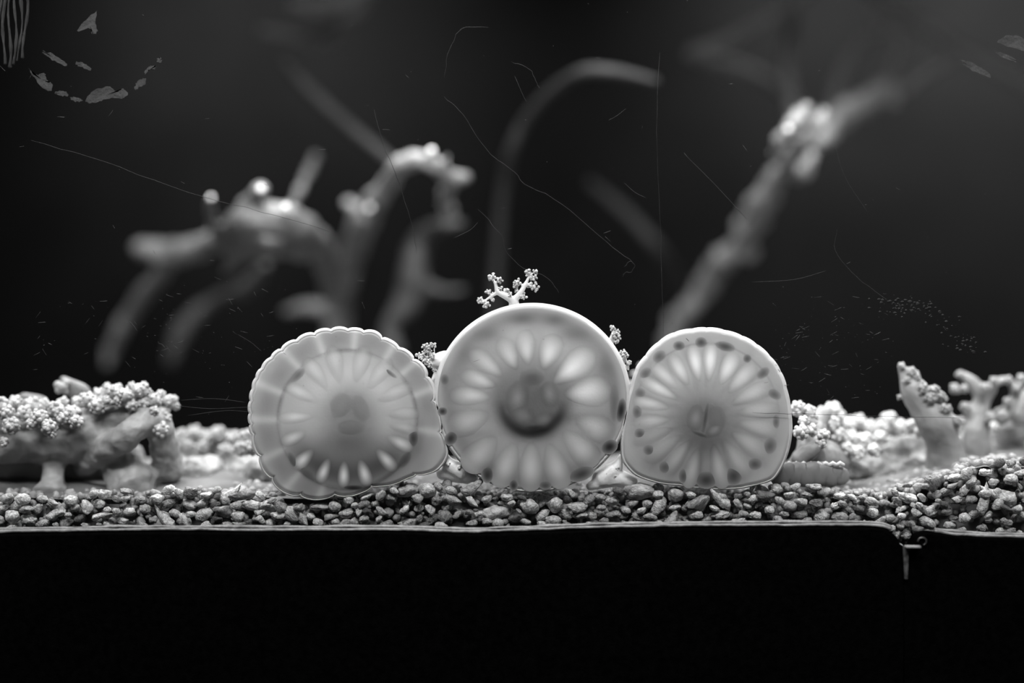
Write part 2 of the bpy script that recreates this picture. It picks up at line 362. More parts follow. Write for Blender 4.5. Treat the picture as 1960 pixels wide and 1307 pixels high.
def anemone(label, c, Rf, tone_fn, lobes, spots, core, rim_r, col_scale, group, drop=0.0, seg=432, rings=110):
    base = P(c[0], c[1] + 150, 0.05); root = empty('sea_anemone', base, label, 'sea anemone', group)
    th = np.arange(seg) * 2 * math.pi / seg; R = Rf(th)
    # pedal disc
    us = np.linspace(0, 1, rings); g = Geo(); U, TH = np.meshgrid(us[1:], th, indexing='ij')
    X = c[0] + U * R[None] * np.cos(TH); Y = c[1] - U * R[None] * np.sin(TH); yy = disc_y(U)
    def world(X, Y, yy): return np.stack([(X - 980) * S * (D + yy) / D, yy, ZC + (653.5 - Y) * S * (D + yy) / D], -1)
    v = np.vstack([world(np.array([c[0]]), np.array([c[1]]), np.array([.0014])), world(X, Y, yy).reshape(-1, 3)])
    f = [(0, 1 + j, 1 + (j + 1) % seg) for j in range(seg)]
    for i in range(rings - 2):
        for j in range(seg):
            k = (j + 1) % seg; f.append((1 + i * seg + j, 1 + (i + 1) * seg + j, 1 + (i + 1) * seg + k, 1 + i * seg + k))
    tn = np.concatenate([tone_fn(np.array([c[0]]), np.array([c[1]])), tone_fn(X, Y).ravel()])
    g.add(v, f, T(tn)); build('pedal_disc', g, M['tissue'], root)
    # radial chambers and pigment spots: low swellings of the disc, each its own piece
    def patch(name, cx, cy, ang, L, W, val, peak=0.0, h=0.0006, soft=1.0, tap=0.0):
        na, nr = 28, 9; vv = []; cc = []; ff = []
        for i in range(nr + 1):
            rho = i / nr
            for j in range(na):
                t = 2 * math.pi * j / na; lx = rho * math.cos(t); ly = rho * math.sin(t)
                taper = 1 + tap * lx
                x = cx + math.cos(ang) * L * lx - math.sin(ang) * W * ly * taper; y = cy + math.sin(ang) * L * lx + math.cos(ang) * W * ly * taper
                yv = .00138 - h * (1 - rho * rho) ** 2
                vv.append(world(np.array(x), np.array(y), np.array(yv)))
                d = math.hypot((lx - peak), ly); fade = (1 - rho * rho) ** soft
                bt = float(tone_fn(np.array([x]), np.array([y]))[0]); pk = math.exp(-(d / .75) ** 2)
                cc.append(bt + (val - bt) * fade * (0.45 + .55 * pk))
        for i in range(nr):
            for j in range(na):
                k = (j + 1) % na; ff.append((i * na + j, (i + 1) * na + j, (i + 1) * na + k, i * na + k))
        gg = Geo().add(np.array(vv), ff, T(np.array(cc))); o = build(name, gg, M['tissue'], root)
    for (px, py, L, W, val, pk) in lobes:  # lobe values include light glowing through thin tissue, painted into the colour
        an = math.atan2(py - c[1], px - c[0]); rc = math.hypot(px - c[0], py - c[1]); L = min(L, rc * .62)
        gap = min(abs((an - math.atan2(q[1] - c[1], q[0] - c[0]) + math.pi) % (2 * math.pi) - math.pi) for q in lobes if q[:2] != (px, py))
        patch('chamber_lobe', px, py, an, L, min(W * 1.25, rc * gap * .5), val, pk, .00018, .85, L / rc)
    for (px, py, a, b, deg, val) in spots:
        patch('pigment_spot', px, py, math.radians(deg), a * 1.2, b * 1.2, val - 12, 0, .00012, .6)
    for k, (px, py, a, b, deg, val) in enumerate(core):
        patch('mouth_fold', px, py, math.radians(deg), a, b, val, 0, .00008 + .00004 * k, 1.7)
    # rolled rim
    g = Geo(); mseg = 10; vv = []; ff = []
    for j in range(seg):
        rp = rim_r(th[j]); rc = R[j] - rp
        for i in range(mseg):
            a = 2 * math.pi * i / mseg; r_ = rc + rp * math.cos(a); yv = 0.0052 - 0.0036 * math.sin(a)
            vv.append(world(np.array(c[0] + r_ * math.cos(th[j])), np.array(c[1] - r_ * math.sin(th[j])), np.array(yv)))
    for j in range(seg):
        for i in range(mseg):
            k = (j + 1) % seg; l = (i + 1) % mseg; ff.append((j * mseg + i, k * mseg + i, k * mseg + l, j * mseg + l))
    g.add(np.array(vv), ff); build('rim', g, M['rim'], root)
    # column behind, ending in the crown
    g = Geo(); vv = []; ff = []; prof = [(.006, .975), (.012, .92), (.022, .80), (.036, .68), (.055, .60), (.075, .56), (.090, .60), (.097, .55), (.099, .30), (.0985, .05)]
    prof = spline(prof, 3); cs = 72
    for (yv, s_) in prof:
        for j in range(cs):
            t = 2 * math.pi * j / cs; rj = (Rf(np.array([t]))[0] * (1 - min(1, yv / .04)) + R.mean() * min(1, yv / .04)) * (s_ if yv < .03 else s_ * col_scale)
            p = P(c[0], c[1], 0); vv.append((p[0] + rj * S * math.cos(t), yv, p[2] + rj * S * math.sin(t) - drop * yv))
    for i in range(len(prof) - 1):
        for j in range(cs):
            k = (j + 1) % cs; ff.append((i * cs + j, i * cs + k, (i + 1) * cs + k, (i + 1) * cs + j))
    g.add(np.array(vv), ff); build('column', g, M['column'], root)
    g = Geo(); p = P(c[0], c[1], 0); rnd = random.Random(int(c[0]))
    for j in range(30):
        t = 2 * math.pi * j / 30; r0 = R.mean() * .46 * S
        a = np.array([p[0] + r0 * math.cos(t), .095, p[2] + r0 * math.sin(t)]); o = np.array([math.cos(t), 0, math.sin(t)])
        pts = spline([a, a + o * .006 + [0, .010, 0], a + o * .012 + [0, .018, 0], a + o * .015 + [0, .026, -.002]], 3)
        tube(g, pts, np.linspace(.0022, .0007, len(pts)), 6)
    build('tentacle_crown', g, M['pale'], root)
    return root

GA = 'anemones pressed against the glass'
# --- middle anemone
C1 = (1018.5, 764)
poly = [(C1[0] + 189 * math.cos(t), C1[1] - 3 - 181.5 * math.sin(t)) for t in np.linspace(0, 2 * math.pi, 48, endpoint=False)]
F1 = outline_fn(C1, poly)
def tone1(X, Y):
    r = np.hypot((X - C1[0]), (Y - C1[1])); th = np.arctan2(-(Y - C1[1]), X - C1[0])
    v = 124 + 0 * X
    v = v - 26 * np.exp(-((r - 66) / 18) ** 2) * (1 - .55 * np.sin(th)) + 6 * np.exp(-((r - 105) / 35) ** 2)
    v = v - 14 * np.exp(-((r - 158) / 16) ** 2) + 16 * np.exp(-((r - 176) / 8) ** 2)
    v = v - 44 * gauss(X, Y, 1018, 772, 58, 58, p=4)
    v = v - 40 * np.exp(-((np.hypot(X - 1018, Y - 772) - 58) / 9) ** 2) * np.clip(-np.sin(th), 0, 1) ** .8
    for (x, y, a, b, d) in [(1000, 610, 24, 12, -26), (1062, 612, 20, 12, -26), (1095, 640, 30, 14, -22), (935, 640, 30, 14, -20), (890, 680, 14, 26, -12), (1160, 700, 22, 34, -16), (850, 730, 8, 22, -18),
                            (985, 640, 40, 22, 12), (1060, 650, 26, 30, 10), (1130, 680, 30, 20, 16), (940, 900, 26, 14, -14), (1100, 800, 40, 12, -14), (910, 830, 40, 8, -10)]:
        v = v + d * gauss(X, Y, x, y, a, b)
    return v
lob1 = [(973, 677, 34, 17, 178, -.3), (1007, 664, 34, 17, 186, -.4), (1052, 673, 36, 18, 192, -.3), (1098, 703, 50, 26, 204, -.2), (1125, 750, 46, 23, 196, -.1),
        (1138, 817, 40, 20, 168, 0), (1110, 857, 46, 23, 174, .1), (1064, 892, 46, 19, 176, .2), (1016, 893, 48, 19, 180, .2), (969, 890, 46, 19, 176, .2),
        (920, 868, 44, 24, 170, .2), (897, 806, 42, 20, 164, 0), (900, 758, 40, 16, 178, -.2), (915, 727, 36, 14, 182, -.3), (930, 695, 40, 18, 176, -.3)]
sp1 = [(847, 787, 8, 7, 0, 62), (863, 839, 10, 12, 30, 58), (933, 909, 10, 13, 0, 62), (983, 929, 7, 9, 0, 66), (1044, 929, 10, 7, 0, 84), (1113, 907, 22, 11, -22, 74),
       (1167, 855, 14, 11, -35, 46), (1189, 785, 8, 20, 8, 42), (851, 726, 7, 9, 0, 92), (1176, 770, 8, 30, 0, 104)]
co1 = [(990, 762, 22, 34, 10, 116), (1052, 755, 18, 26, -10, 112), (1000, 796, 26, 20, 30, 104), (1040, 804, 22, 15, -20, 98), (1018, 722, 24, 16, 0, 78), (1026, 818, 26, 9, 0, 40)]
anemone('large middle sea anemone, smooth white-rimmed disc with petal pattern, pressed on glass', C1, F1, tone1, lob1, sp1, co1,
        lambda t: 3.0 + 5.0 * min(1, max(0, 1 + math.sin(t))) + 5.0 * max(0, math.sin(t)) ** 1.5, 0.95, GA)

# --- scalloped anemone
C0 = (662, 796)
poly = [(475, 805), (477, 760), (490, 715), (512, 686), (540, 662), (575, 643), (610, 631), (645, 626), (680, 628), (720, 634), (745, 650), (772, 666), (800, 688), (820, 712), (832, 745), (842, 790), (852, 835), (858, 872), (836, 902), (780, 916), (725, 932), (690, 944), (640, 952), (600, 956), (560, 950), (525, 930), (500, 893), (484, 850)]
sc0 = [350, 10, 26, 40, 52, 65, 78, 88.6, 99.8, 111, 123, 134, 142, 150.5, 157, 163.8, 171, 178.5, 185, 191, 205, 220, 240, 262, 290, 320]
F0 = outline_fn(C0, poly, sc0, 8.5)
def tone0(X, Y):
    x0, y0 = 665, 803; r = np.hypot(X - x0, Y - y0); th = np.degrees(np.arctan2(-(Y - y0), X - x0)) % 360
    v = np.where(r < 133, 142, 128) + 0 * X
    v = v - 20 * np.exp(-((r - 132) / 4) ** 2) * (1 + .5 * np.sin(np.radians(th * 5)))
    v = v + 18 * np.exp(-((r - 80) / 34) ** 2) * np.clip(.35 + np.sin(np.radians(th)), 0, 1)  # glow in the upper disc, painted into the tone
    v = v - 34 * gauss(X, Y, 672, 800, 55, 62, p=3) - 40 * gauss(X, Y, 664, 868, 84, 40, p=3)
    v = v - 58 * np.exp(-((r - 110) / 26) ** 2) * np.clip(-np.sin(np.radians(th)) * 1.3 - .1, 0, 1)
    v = v - 22 * gauss(X, Y, 800, 838, 14, 34) - 20 * gauss(X, Y, 770, 880, 34, 18, -.6) - 26 * gauss(X, Y, 690, 934, 40, 6)
    for a in (352, 20, 40, 58, 85, 110, 133, 158, 180, 205, 228, 250):
        d = (th - a + 180) % 360 - 180; v = v + 26 * np.exp(-(d / 3.0) ** 2) * np.clip((r - 126) / 12, 0, 1)
    for a in (10, 32, 48, 72, 97, 122, 146, 169, 192, 216, 239):
        d = (th - a + 180) % 360 - 180; v = v - 12 * np.exp(-(d / 8.0) ** 2) * np.exp(-((r - 155) / 14) ** 2)
    return v + 14 * np.clip((r - 165) / 20, 0, 1)
lob0 = [(581, 879, 26, 11, 196, .2), (620, 901, 26, 10, 200, .2), (658, 908, 26, 10, 206, .2), (697, 905, 27, 11, 204, .2), (739, 880, 28, 11, 190, .1), (766, 848, 28, 10, 184, .1),
        (562, 838, 26, 10, 184, .2), (566, 799, 34, 9, 184, .1), (576, 753, 36, 10, 182, .2), (605, 715, 36, 12, 176, .3), (642, 697, 36, 13, 172, .2), (690, 697, 36, 13, 170, .2),
        (726, 716, 36, 12, 172, .1), (756, 752, 36, 11, 170, .1), (772, 792, 32, 10, 164, .1), (772, 820, 28, 8, 158, .1)]
sp0 = [(791, 838, 8, 14, 0, 70), (775, 880, 15, 8, -55, 78), (588, 905, 14, 7, 40, 92), (560, 880, 14, 6, 65, 92), (676, 933, 16, 4, 0, 44), (570, 718, 16, 7, -45, 112), (745, 712, 16, 4, 38, 112)]
co0 = [(652, 775, 20, 24, 20, 122), (690, 782, 16, 26, -20, 116), (672, 818, 26, 14, 0, 104)]
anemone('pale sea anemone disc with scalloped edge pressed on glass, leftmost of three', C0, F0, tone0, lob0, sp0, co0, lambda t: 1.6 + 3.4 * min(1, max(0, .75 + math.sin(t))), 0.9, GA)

# --- spotted anemone
C2 = (1352, 796)
poly = [(1206, 740), (1215, 705), (1228, 688), (1255, 657), (1285, 637), (1320, 629), (1355, 626), (1395, 633), (1430, 646), (1465, 671), (1492, 704), (1508, 745), (1515, 790), (1516, 835), (1502, 885), (1482, 918), (1440, 930), (1400, 936), (1350, 934), (1300, 928), (1250, 922), (1212, 908), (1190, 882), (1189, 830), (1196, 785)]
F2 = outline_fn(C2, poly, [20, 31, 43, 55, 66, 78, 90, 99, 111, 123, 135, 147], 2.2)
def tone2(X, Y):
    r = np.hypot(X - C2[0], Y - C2[1]); th = np.degrees(np.arctan2(-(Y - C2[1]), X - C2[0])) % 360; s = np.sin(np.radians(th))
    v = 138 + 0 * X - 22 * np.exp(-((r - 58) / 22) ** 2) * (1 - .5 * s) + 14 * np.exp(-((r - 95) / 30) ** 2) * np.clip(s + .3, 0, 1)  # last term paints light glowing through above the core
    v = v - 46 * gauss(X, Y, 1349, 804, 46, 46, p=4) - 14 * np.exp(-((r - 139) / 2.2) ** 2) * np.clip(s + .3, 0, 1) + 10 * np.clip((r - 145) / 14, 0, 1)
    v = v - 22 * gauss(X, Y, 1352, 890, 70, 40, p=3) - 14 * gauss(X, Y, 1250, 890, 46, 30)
    for a in (20, 38, 55, 75, 90, 108, 125, 145, 163, 182, 202, 222, 240, 262, 280, 300, 320, 340, 0):
        d = (th - a + 180) % 360 - 180; v = v - 16 * np.exp(-(d / 4.0) ** 2) * np.exp(-((r - 105) / 40) ** 2)
    return v
lob2 = [(1300, 708, 34, 13, 196, 0), (1331, 694, 36, 14, 206, 0), (1359, 692, 38, 13, 210, .1), (1393, 705, 34, 14, 200, 0), (1420, 724, 38, 15, 182, 0), (1438, 755, 42, 14, 172, .1), (1452, 786, 40, 14, 164, .1),
        (1450, 818, 40, 14, 160, .1), (1434, 850, 42, 15, 162, .2), (1408, 878, 42, 16, 162, .3), (1375, 893, 44, 13, 166, .3), (1326, 896, 40, 12, 160, .4), (1297, 875, 40, 15, 152, .2), (1270, 858, 42, 14, 146, .1),
        (1250, 834, 40, 13, 146, .1), (1248, 806, 36, 13, 172, .1), (1246, 773, 36, 10, 190, .3), (1261, 744, 42, 16, 196, 0), (1272, 720, 36, 14, 186, 0)]
sp2 = [(1160 + a * .2907, 580 + b * .2907, s1, s2, d, t) for a, b, s1, s2, d, t in [(480, 280, 10, 8, 0, 84), (625, 258, 10, 9, 0, 80), (785, 285, 17, 8, 15, 82), (930, 365, 7, 7, 0, 92), (1035, 460, 12, 8, -40, 98), (1110, 600, 12, 8, 30, 104),
        (1120, 780, 6, 12, 0, 106), (1080, 940, 11, 14, 20, 98), (980, 1060, 12, 10, 0, 92), (840, 1140, 14, 15, 0, 76), (660, 1165, 17, 14, 0, 70), (390, 1080, 10, 10, 0, 94), (285, 970, 11, 9, 30, 96), (225, 860, 10, 9, 30, 96),
        (205, 715, 8, 11, 0, 102), (225, 590, 9, 8, 0, 108), (260, 460, 11, 8, -40, 108), (350, 350, 12, 9, -40, 100), (510, 1140, 8, 12, 0, 88)]]
co2 = [(1331, 800, 16, 26, 12, 118), (1372, 800, 18, 24, -10, 100), (1368, 824, 18, 11, -30, 116), (1350, 800, 5, 30, 10, 66), (1340, 830, 18, 5, 20, 72)]
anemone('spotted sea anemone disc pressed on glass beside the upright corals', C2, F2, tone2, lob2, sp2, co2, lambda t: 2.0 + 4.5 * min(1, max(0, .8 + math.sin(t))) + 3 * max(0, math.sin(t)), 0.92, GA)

# ------------------------------------------------------------------ soft corals
def coral(name, label, cat, base, stems, knobs, seed, mat='coral', pmat='polyp', vox=0.0011, sub=2, group=None, extra=None, bumps=.0006):
    root = empty(name, P(*base), label, cat, group); rnd = random.Random(seed)
    if stems:
        g = Geo()
        for s in stems: stem(g, s)
        if vox < .00065:       # little stalks that carry each polyp tuft
            ctl = np.array([q[:3] for s in stems for q in spline(s, 4)])
            for (px, py, y, R, n, b) in knobs:
                q = ctl[np.argmin(np.hypot(ctl[:, 0] - px, ctl[:, 1] - py))]; stem(g, [(q[0], q[1], q[2], 2.2), ((q[0] + px) / 2, (q[1] + py) / 2 + 1, (q[2] + y) / 2, 1.8), (px, py, y, 1.8)], 3, 8)
        build('trunk', g, M[mat], root, remesh=vox, bumps=bumps)
    for (px, py, y, R, n, b) in knobs:
        g = Geo(); polyps(g, px, py, y, R, n, b, rnd, sub, loose=vox < .00065)
        build('polyp_cluster', g, M[pmat], root)
    return root

coral('soft_coral', 'big sprawling soft coral with smooth trunk and knobbly polyp tips under the arched branch', 'coral', (90, 930, .05),
      [[(-60, 840, .05, 50), (60, 840, .045, 48), (150, 836, .045, 50), (205, 805, .045, 42), (262, 786, .04, 28), (305, 792, .04, 22)],
       [(160, 890, .05, 24), (200, 862, .036, 26), (240, 836, .028, 27), (275, 810, .032, 25), (300, 796, .04, 20)], [(104, 850, .045, 40), (104, 878, .042, 26), (103, 905, .04, 21), (100, 942, .036, 36)], [(215, 850, .05, 34), (236, 890, .045, 40), (256, 935, .04, 50)],
       [(-90, 850, .06, 40), (-100, 930, .06, 30)], [(298, 800, .035, 26), (312, 845, .04, 26), (322, 900, .05, 32)], [(160, 830, .045, 40), (205, 775, .045, 26), (232, 752, .045, 12)], [(240, 780, .045, 22), (285, 765, .05, 14), (322, 768, .05, 10)],
       [(-120, 872, .074, 60), (60, 880, .072, 60), (160, 884, .072, 58), (240, 886, .072, 46)], [(60, 810, .045, 20), (88, 816, .03, 14)], [(120, 800, .045, 22), (140, 806, .03, 14)]],  # first stem here: rear mass added to block light behind the cavities
      [(22, 816, .022, 17, 26, 5), (48, 792, .03, 15, 22, 5), (76, 800, .025, 17, 26, 5), (94, 818, .02, 14, 24, 5), (108, 786, .03, 18, 26, 5), (138, 792, .028, 18, 28, 5), (146, 808, .022, 12, 20, 4.5), (0, 780, .03, 22, 28, 6), (30, 772, .04, 15, 22, 5),
       (62, 778, .04, 18, 26, 5), (168, 766, .035, 17, 26, 4.5), (186, 778, .03, 15, 22, 5), (214, 752, .035, 17, 28, 4), (240, 757, .03, 16, 26, 4), (268, 748, .035, 17, 28, 4), (296, 766, .035, 15, 26, 3.5), (322, 768, .04, 13, 24, 3.5), (150, 770, .045, 14, 20, 4),
       (276, 772, .035, 13, 20, 4), (316, 800, .035, 12, 20, 4), (8, 846, .02, 9, 14, 4), (252, 775, .03, 12, 18, 4), (190, 756, .045, 14, 20, 4), (308, 822, .03, 14, 16, 5), (205, 742, .045, 9, 18, 3), (226, 742, .04, 9, 18, 3), (252, 740, .04, 9, 18, 3), (276, 738, .04, 8, 18, 3), (284, 752, .035, 9, 18, 3), (308, 754, .04, 8, 16, 3), (332, 764, .045, 8, 16, 3), (336, 778, .045, 8, 16, 3), (318, 784, .04, 9, 16, 3), (296, 786, .03, 9, 16, 3.4), (228, 768, .03, 10, 16, 3.6), (204, 768, .03, 10, 16, 3.6), (120, 772, .045, 12, 18, 4), (84, 774, .045, 12, 18, 4), (14, 790, .026, 14, 20, 5), (122, 800, .024, 11, 18, 4.4), (60, 812, .022, 10, 16, 4.4), (100, 832, .02, 7, 12, 3.6)], 11, bumps=.0014)
coral('soft_coral', 'low bank of glistening white coral lumps beside the scalloped anemone', 'coral', (420, 920, .10),
      [[(330, 880, .12, 40), (390, 872, .12, 38), (450, 868, .11, 40), (500, 880, .10, 44)], [(340, 905, .09, 30), (380, 912, .07, 34), (440, 908, .09, 36), (510, 915, .06, 30)]],
      [(345, 838, .10, 16, 20, 6), (372, 830, .11, 15, 18, 6), (398, 838, .10, 15, 18, 6), (418, 832, .10, 16, 20, 6), (446, 842, .09, 15, 18, 6), (470, 838, .07, 15, 18, 6), (360, 855, .09, 12, 16, 5), (385, 858, .09, 12, 16, 5), (432, 862, .08, 14, 16, 5), (462, 860, .06, 14, 16, 5), (480, 858, .045, 12, 14, 6), (330, 858, .09, 12, 16, 5)], 12, 'coral', 'coral', bumps=.003)
coral('coral_twig', 'small forked coral twig with curled polyps above the middle anemone', 'coral', (985, 600, .02),
      [[(992, 640, .016, 13), (985, 590, .012, 11), (983, 574, .011, 9)], [(984, 576, .011, 8), (968, 567, .010, 6.5), (953, 558, .010, 5.5), (949, 546, .010, 3.5), (944, 535, .010, 2.2)],
       [(984, 575, .011, 7), (995, 562, .010, 5.5), (1003, 549, .010, 4.5), (1010, 535, .010, 3), (1015, 524, .010, 2)], [(953, 559, .010, 4), (942, 566, .010, 3), (930, 574, .010, 2)], [(1003, 549, .010, 3), (996, 543, .010, 2), (988, 540, .010, 1.6)]],
      [(941, 531, .010, 7, 11, 2.6), (956, 536, .009, 5.5, 9, 2.4), (936, 559, .010, 6, 9, 2.2), (919, 574, .010, 6, 10, 2.2), (930, 583, .009, 6, 9, 2.4), (943, 574, .010, 3.5, 6, 1.8), (969, 557, .012, 4.5, 8, 2.2), (958, 553, .009, 3.5, 6, 2), (976, 564, .009, 3, 5, 2.2),
       (1011, 521, .010, 6, 10, 2.4), (1025, 520, .010, 4, 6, 2), (1022, 531, .010, 5.5, 9, 2.4), (990, 541, .010, 6, 9, 2.4), (987, 547, .011, 4, 6, 2.2), (1022, 549, .010, 7, 11, 2.6), (1010, 546, .012, 4.5, 8, 2), (1001, 567, .009, 5.5, 9, 2.4), (989, 557, .012, 4, 6, 2)], 13, 'pale', 'polyp', .0005, bumps=.0001)
r_ = coral('coral_tube', 'white coral tube with a curly polyp tuft between scalloped and middle anemones', 'coral', (845, 720, .02),
      [[(862, 692, .018, 22), (846, 692, .014, 20), (832, 693, .012, 15)], [(850, 700, .016, 14), (836, 725, .014, 10), (828, 745, .014, 10)]],
      [(822, 663, .008, 6, 9, 2.4), (812, 662, .009, 4, 6, 2), (831, 660, .009, 3.5, 6, 2), (818, 672, .009, 7, 12, 2.4), (806, 681, .008, 7, 11, 2.4), (814, 690, .007, 8, 14, 2.3), (822, 698, .006, 6, 10, 2.2), (827, 682, .008, 5, 9, 2), (832, 709, .007, 3, 5, 2)], 14, 'pale', 'polyp', .0006, bumps=.0001)
coral('coral_sprig', 'little coral sprigs peeping past the upper edge of the middle anemone', 'coral', (1176, 665, .02),
      [[(1160, 690, .018, 12), (1166, 662, .013, 8), (1172, 645, .011, 5), (1175, 632, .010, 3)], [(1160, 690, .018, 12), (1185, 692, .014, 8), (1196, 688, .012, 5)], [(1180, 692, .015, 7), (1198, 704, .012, 4)]],
      [(1173, 628, .010, 4, 7, 2.4), (1182, 634, .010, 4.5, 8, 2.3), (1177, 640, .009, 5, 9, 2.4), (1183, 645, .010, 4.5, 7, 2.4), (1180, 653, .010, 4, 7, 2.2), (1192, 676, .010, 6, 10, 2.4), (1199, 681, .010, 4, 6, 2.2), (1203, 694, .010, 4.5, 8, 2.2), (1200, 703, .011, 4, 6, 2)], 15, 'pale', 'polyp', .0005, bumps=.0001)
coral('soft_coral', 'bright glistening soft coral heap touching the spotted anemone', 'coral', (1560, 905, .04),
      [[(1520, 900, .03, 22), (1560, 880, .04, 40), (1600, 880, .06, 34)], [(1550, 870, .03, 30), (1560, 820, .045, 24), (1580, 790, .05, 14)], [(1530, 880, .025, 18), (1552, 862, .022, 16), (1566, 850, .022, 12)]],
      [(1528, 782, .03, 15, 20, 5), (1545, 790, .035, 16, 22, 5), (1538, 806, .022, 10, 16, 4), (1552, 806, .035, 14, 18, 5), (1532, 828, .018, 13, 14, 6), (1552, 824, .022, 11, 14, 5), (1576, 832, .02, 11, 16, 4.5), (1572, 848, .02, 10, 14, 4), (1578, 792, .06, 16, 18, 6), (1594, 784, .07, 15, 16, 6), (1606, 796, .07, 13, 16, 5), (1590, 812, .05, 16, 20, 5), (1604, 832, .05, 15, 18, 5)], 16, 'coral', 'pale')
coral('soft_coral', 'flattened band of pale coral lumps between spotted anemone and upright corals', 'coral', (1700, 895, .08),
      [[(1610, 880, .09, 34), (1680, 872, .09, 34), (1750, 862, .09, 34), (1810, 868, .08, 30)], [(1620, 900, .06, 20), (1660, 902, .07, 26), (1720, 897, .08, 28), (1800, 892, .08, 26)]],
      [(1625, 812, .09, 13, 16, 5), (1645, 808, .09, 14, 18, 5), (1664, 818, .09, 14, 18, 5), (1700, 802, .08, 14, 18, 5), (1690, 818, .08, 14, 14, 6), (1720, 818, .08, 14, 16, 5), (1742, 818, .07, 13, 14, 6), (1765, 824, .06, 14, 16, 6), (1630, 838, .07, 14, 16, 5), (1655, 842, .06, 15, 14, 6), (1685, 838, .07, 14, 16, 5), (1640, 866, .05, 13, 14, 5), (1620, 858, .05, 12, 14, 5), (1672, 862, .05, 11, 12, 5)], 17, 'coral', 'pale', bumps=.003)
coral('soft_coral', 'upright soft coral with knobbly shoulder leaning over the pale coral band', 'coral', (1805, 890, .06),
      [[(1815, 900, .06, 44), (1806, 850, .055, 34), (1788, 808, .05, 34), (1765, 775, .05, 28), (1745, 745, .05, 22), (1735, 722, .05, 14), (1727, 704, .05, 8)], [(1742, 742, .05, 16), (1751, 724, .05, 12), (1752, 714, .05, 9)], [(1770, 780, .05, 28), (1790, 766, .05, 22), (1797, 754, .05, 12)],
       [(1790, 802, .05, 24), (1810, 790, .05, 12), (1816, 784, .05, 9)], [(1802, 818, .05, 22), (1824, 808, .05, 14), (1832, 812, .05, 10)]],
      [(1726, 701, .048, 7, 12, 3.4), (1744, 712, .047, 9, 16, 3.6), (1754, 724, .047, 8, 14, 3.4), (1736, 728, .046, 8, 14, 3.4), (1768, 746, .044, 12, 20, 4), (1786, 748, .044, 11, 18, 4), (1797, 758, .044, 10, 16, 4), (1780, 762, .042, 11, 18, 4), (1722, 760, .047, 4.5, 7, 2.6), (1803, 783, .043, 9, 14, 4), (1815, 782, .045, 7, 10, 3.4), (1764, 734, .046, 6, 10, 3.4), (1806, 764, .046, 7, 12, 3.4), (1830, 806, .046, 9, 12, 4)], 18, 'coral', 'coral')
coral('soft_coral', 'forked soft coral with looping arms at the edge of the view', 'coral', (1880, 890, .098),
      [[(1880, 900, .098, 38), (1868, 845, .088, 28), (1874, 795, .088, 21), (1880, 762, .088, 17), (1886, 745, .088, 14)], [(1880, 762, .088, 15), (1862, 734, .088, 13), (1842, 718, .088, 9)], [(1884, 770, .088, 12), (1905, 740, .083, 6), (1900, 728, .083, 5)],
       [(1900, 735, .088, 8), (1928, 728, .088, 9), (1942, 748, .088, 10), (1936, 778, .088, 12), (1915, 800, .088, 16)], [(1872, 800, .088, 18), (1852, 782, .088, 13), (1846, 776, .088, 10)], [(1950, 800, .098, 20), (1985, 740, .098, 18)]],
      [(1828, 744, .083, 9, 12, 4), (1845, 744, .083, 8, 12, 3.6), (1838, 716, .086, 7, 11, 3.4), (1884, 742, .078, 9, 12, 4), (1902, 728, .078, 7, 12, 3.2), (1930, 727, .083, 8, 13, 3.2), (1946, 744, .083, 8, 13, 3.4), (1848, 780, .080, 10, 14, 4), (1930, 770, .083, 9, 14, 3.6), (1895, 798, .078, 8, 12, 4), (1920, 796, .078, 10, 14, 4), (1955, 725, .088, 9, 14, 3.6), (1952, 738, .083, 5, 8, 3), (1840, 806, .078, 9, 12, 4), (1832, 824, .078, 9, 12, 4)], 19, 'coral', 'coral')
coral('soft_coral', 'broad pale coral trunk slanting down behind the raised gravel mound', 'coral', (1900, 890, .08),
      [[(2080, 760, .15, 50), (1990, 795, .14, 44), (1910, 832, .135, 40), (1840, 856, .13, 32), (1780, 868, .13, 26)], [(1960, 840, .14, 40), (1950, 890, .14, 50)], [(1890, 850, .13, 30), (1880, 900, .12, 36)]],
      [(1958, 778, .12, 12, 14, 5), (1935, 800, .115, 11, 14, 5), (1905, 818, .11, 10, 14, 4)], 20, 'coral', 'pale', bumps=.003)
coral('coral_lump', 'bright white coral base wedged between scalloped and middle anemones', 'coral', (862, 890, .02), [[(849, 862, .009, 5), (853, 874, .009, 8), (862, 890, .009, 15), (886, 905, .010, 18)], [(845, 905, .012, 14), (905, 915, .010, 14)]],
      [(858, 888, .006, 5, 10, 2.4), (880, 893, .006, 5, 10, 2.4)], 21, 'white', 'white', .0007, bumps=.0002)
coral('coral_lump', 'dotted white coral base wedged between middle and spotted anemones', 'coral', (1165, 915, .02), [[(1187, 872, .008, 4), (1184, 884, .008, 9), (1174, 900, .009, 17), (1150, 918, .010, 20)], [(1128, 931, .009, 9), (1175, 915, .010, 18), (1212, 922, .010, 12)]],
      [(1182, 896, .006, 4, 8, 2), (1160, 908, .006, 4, 8, 2), (1176, 912, .006, 4, 8, 2)], 22, 'white', 'pale', .0007, bumps=.0002)

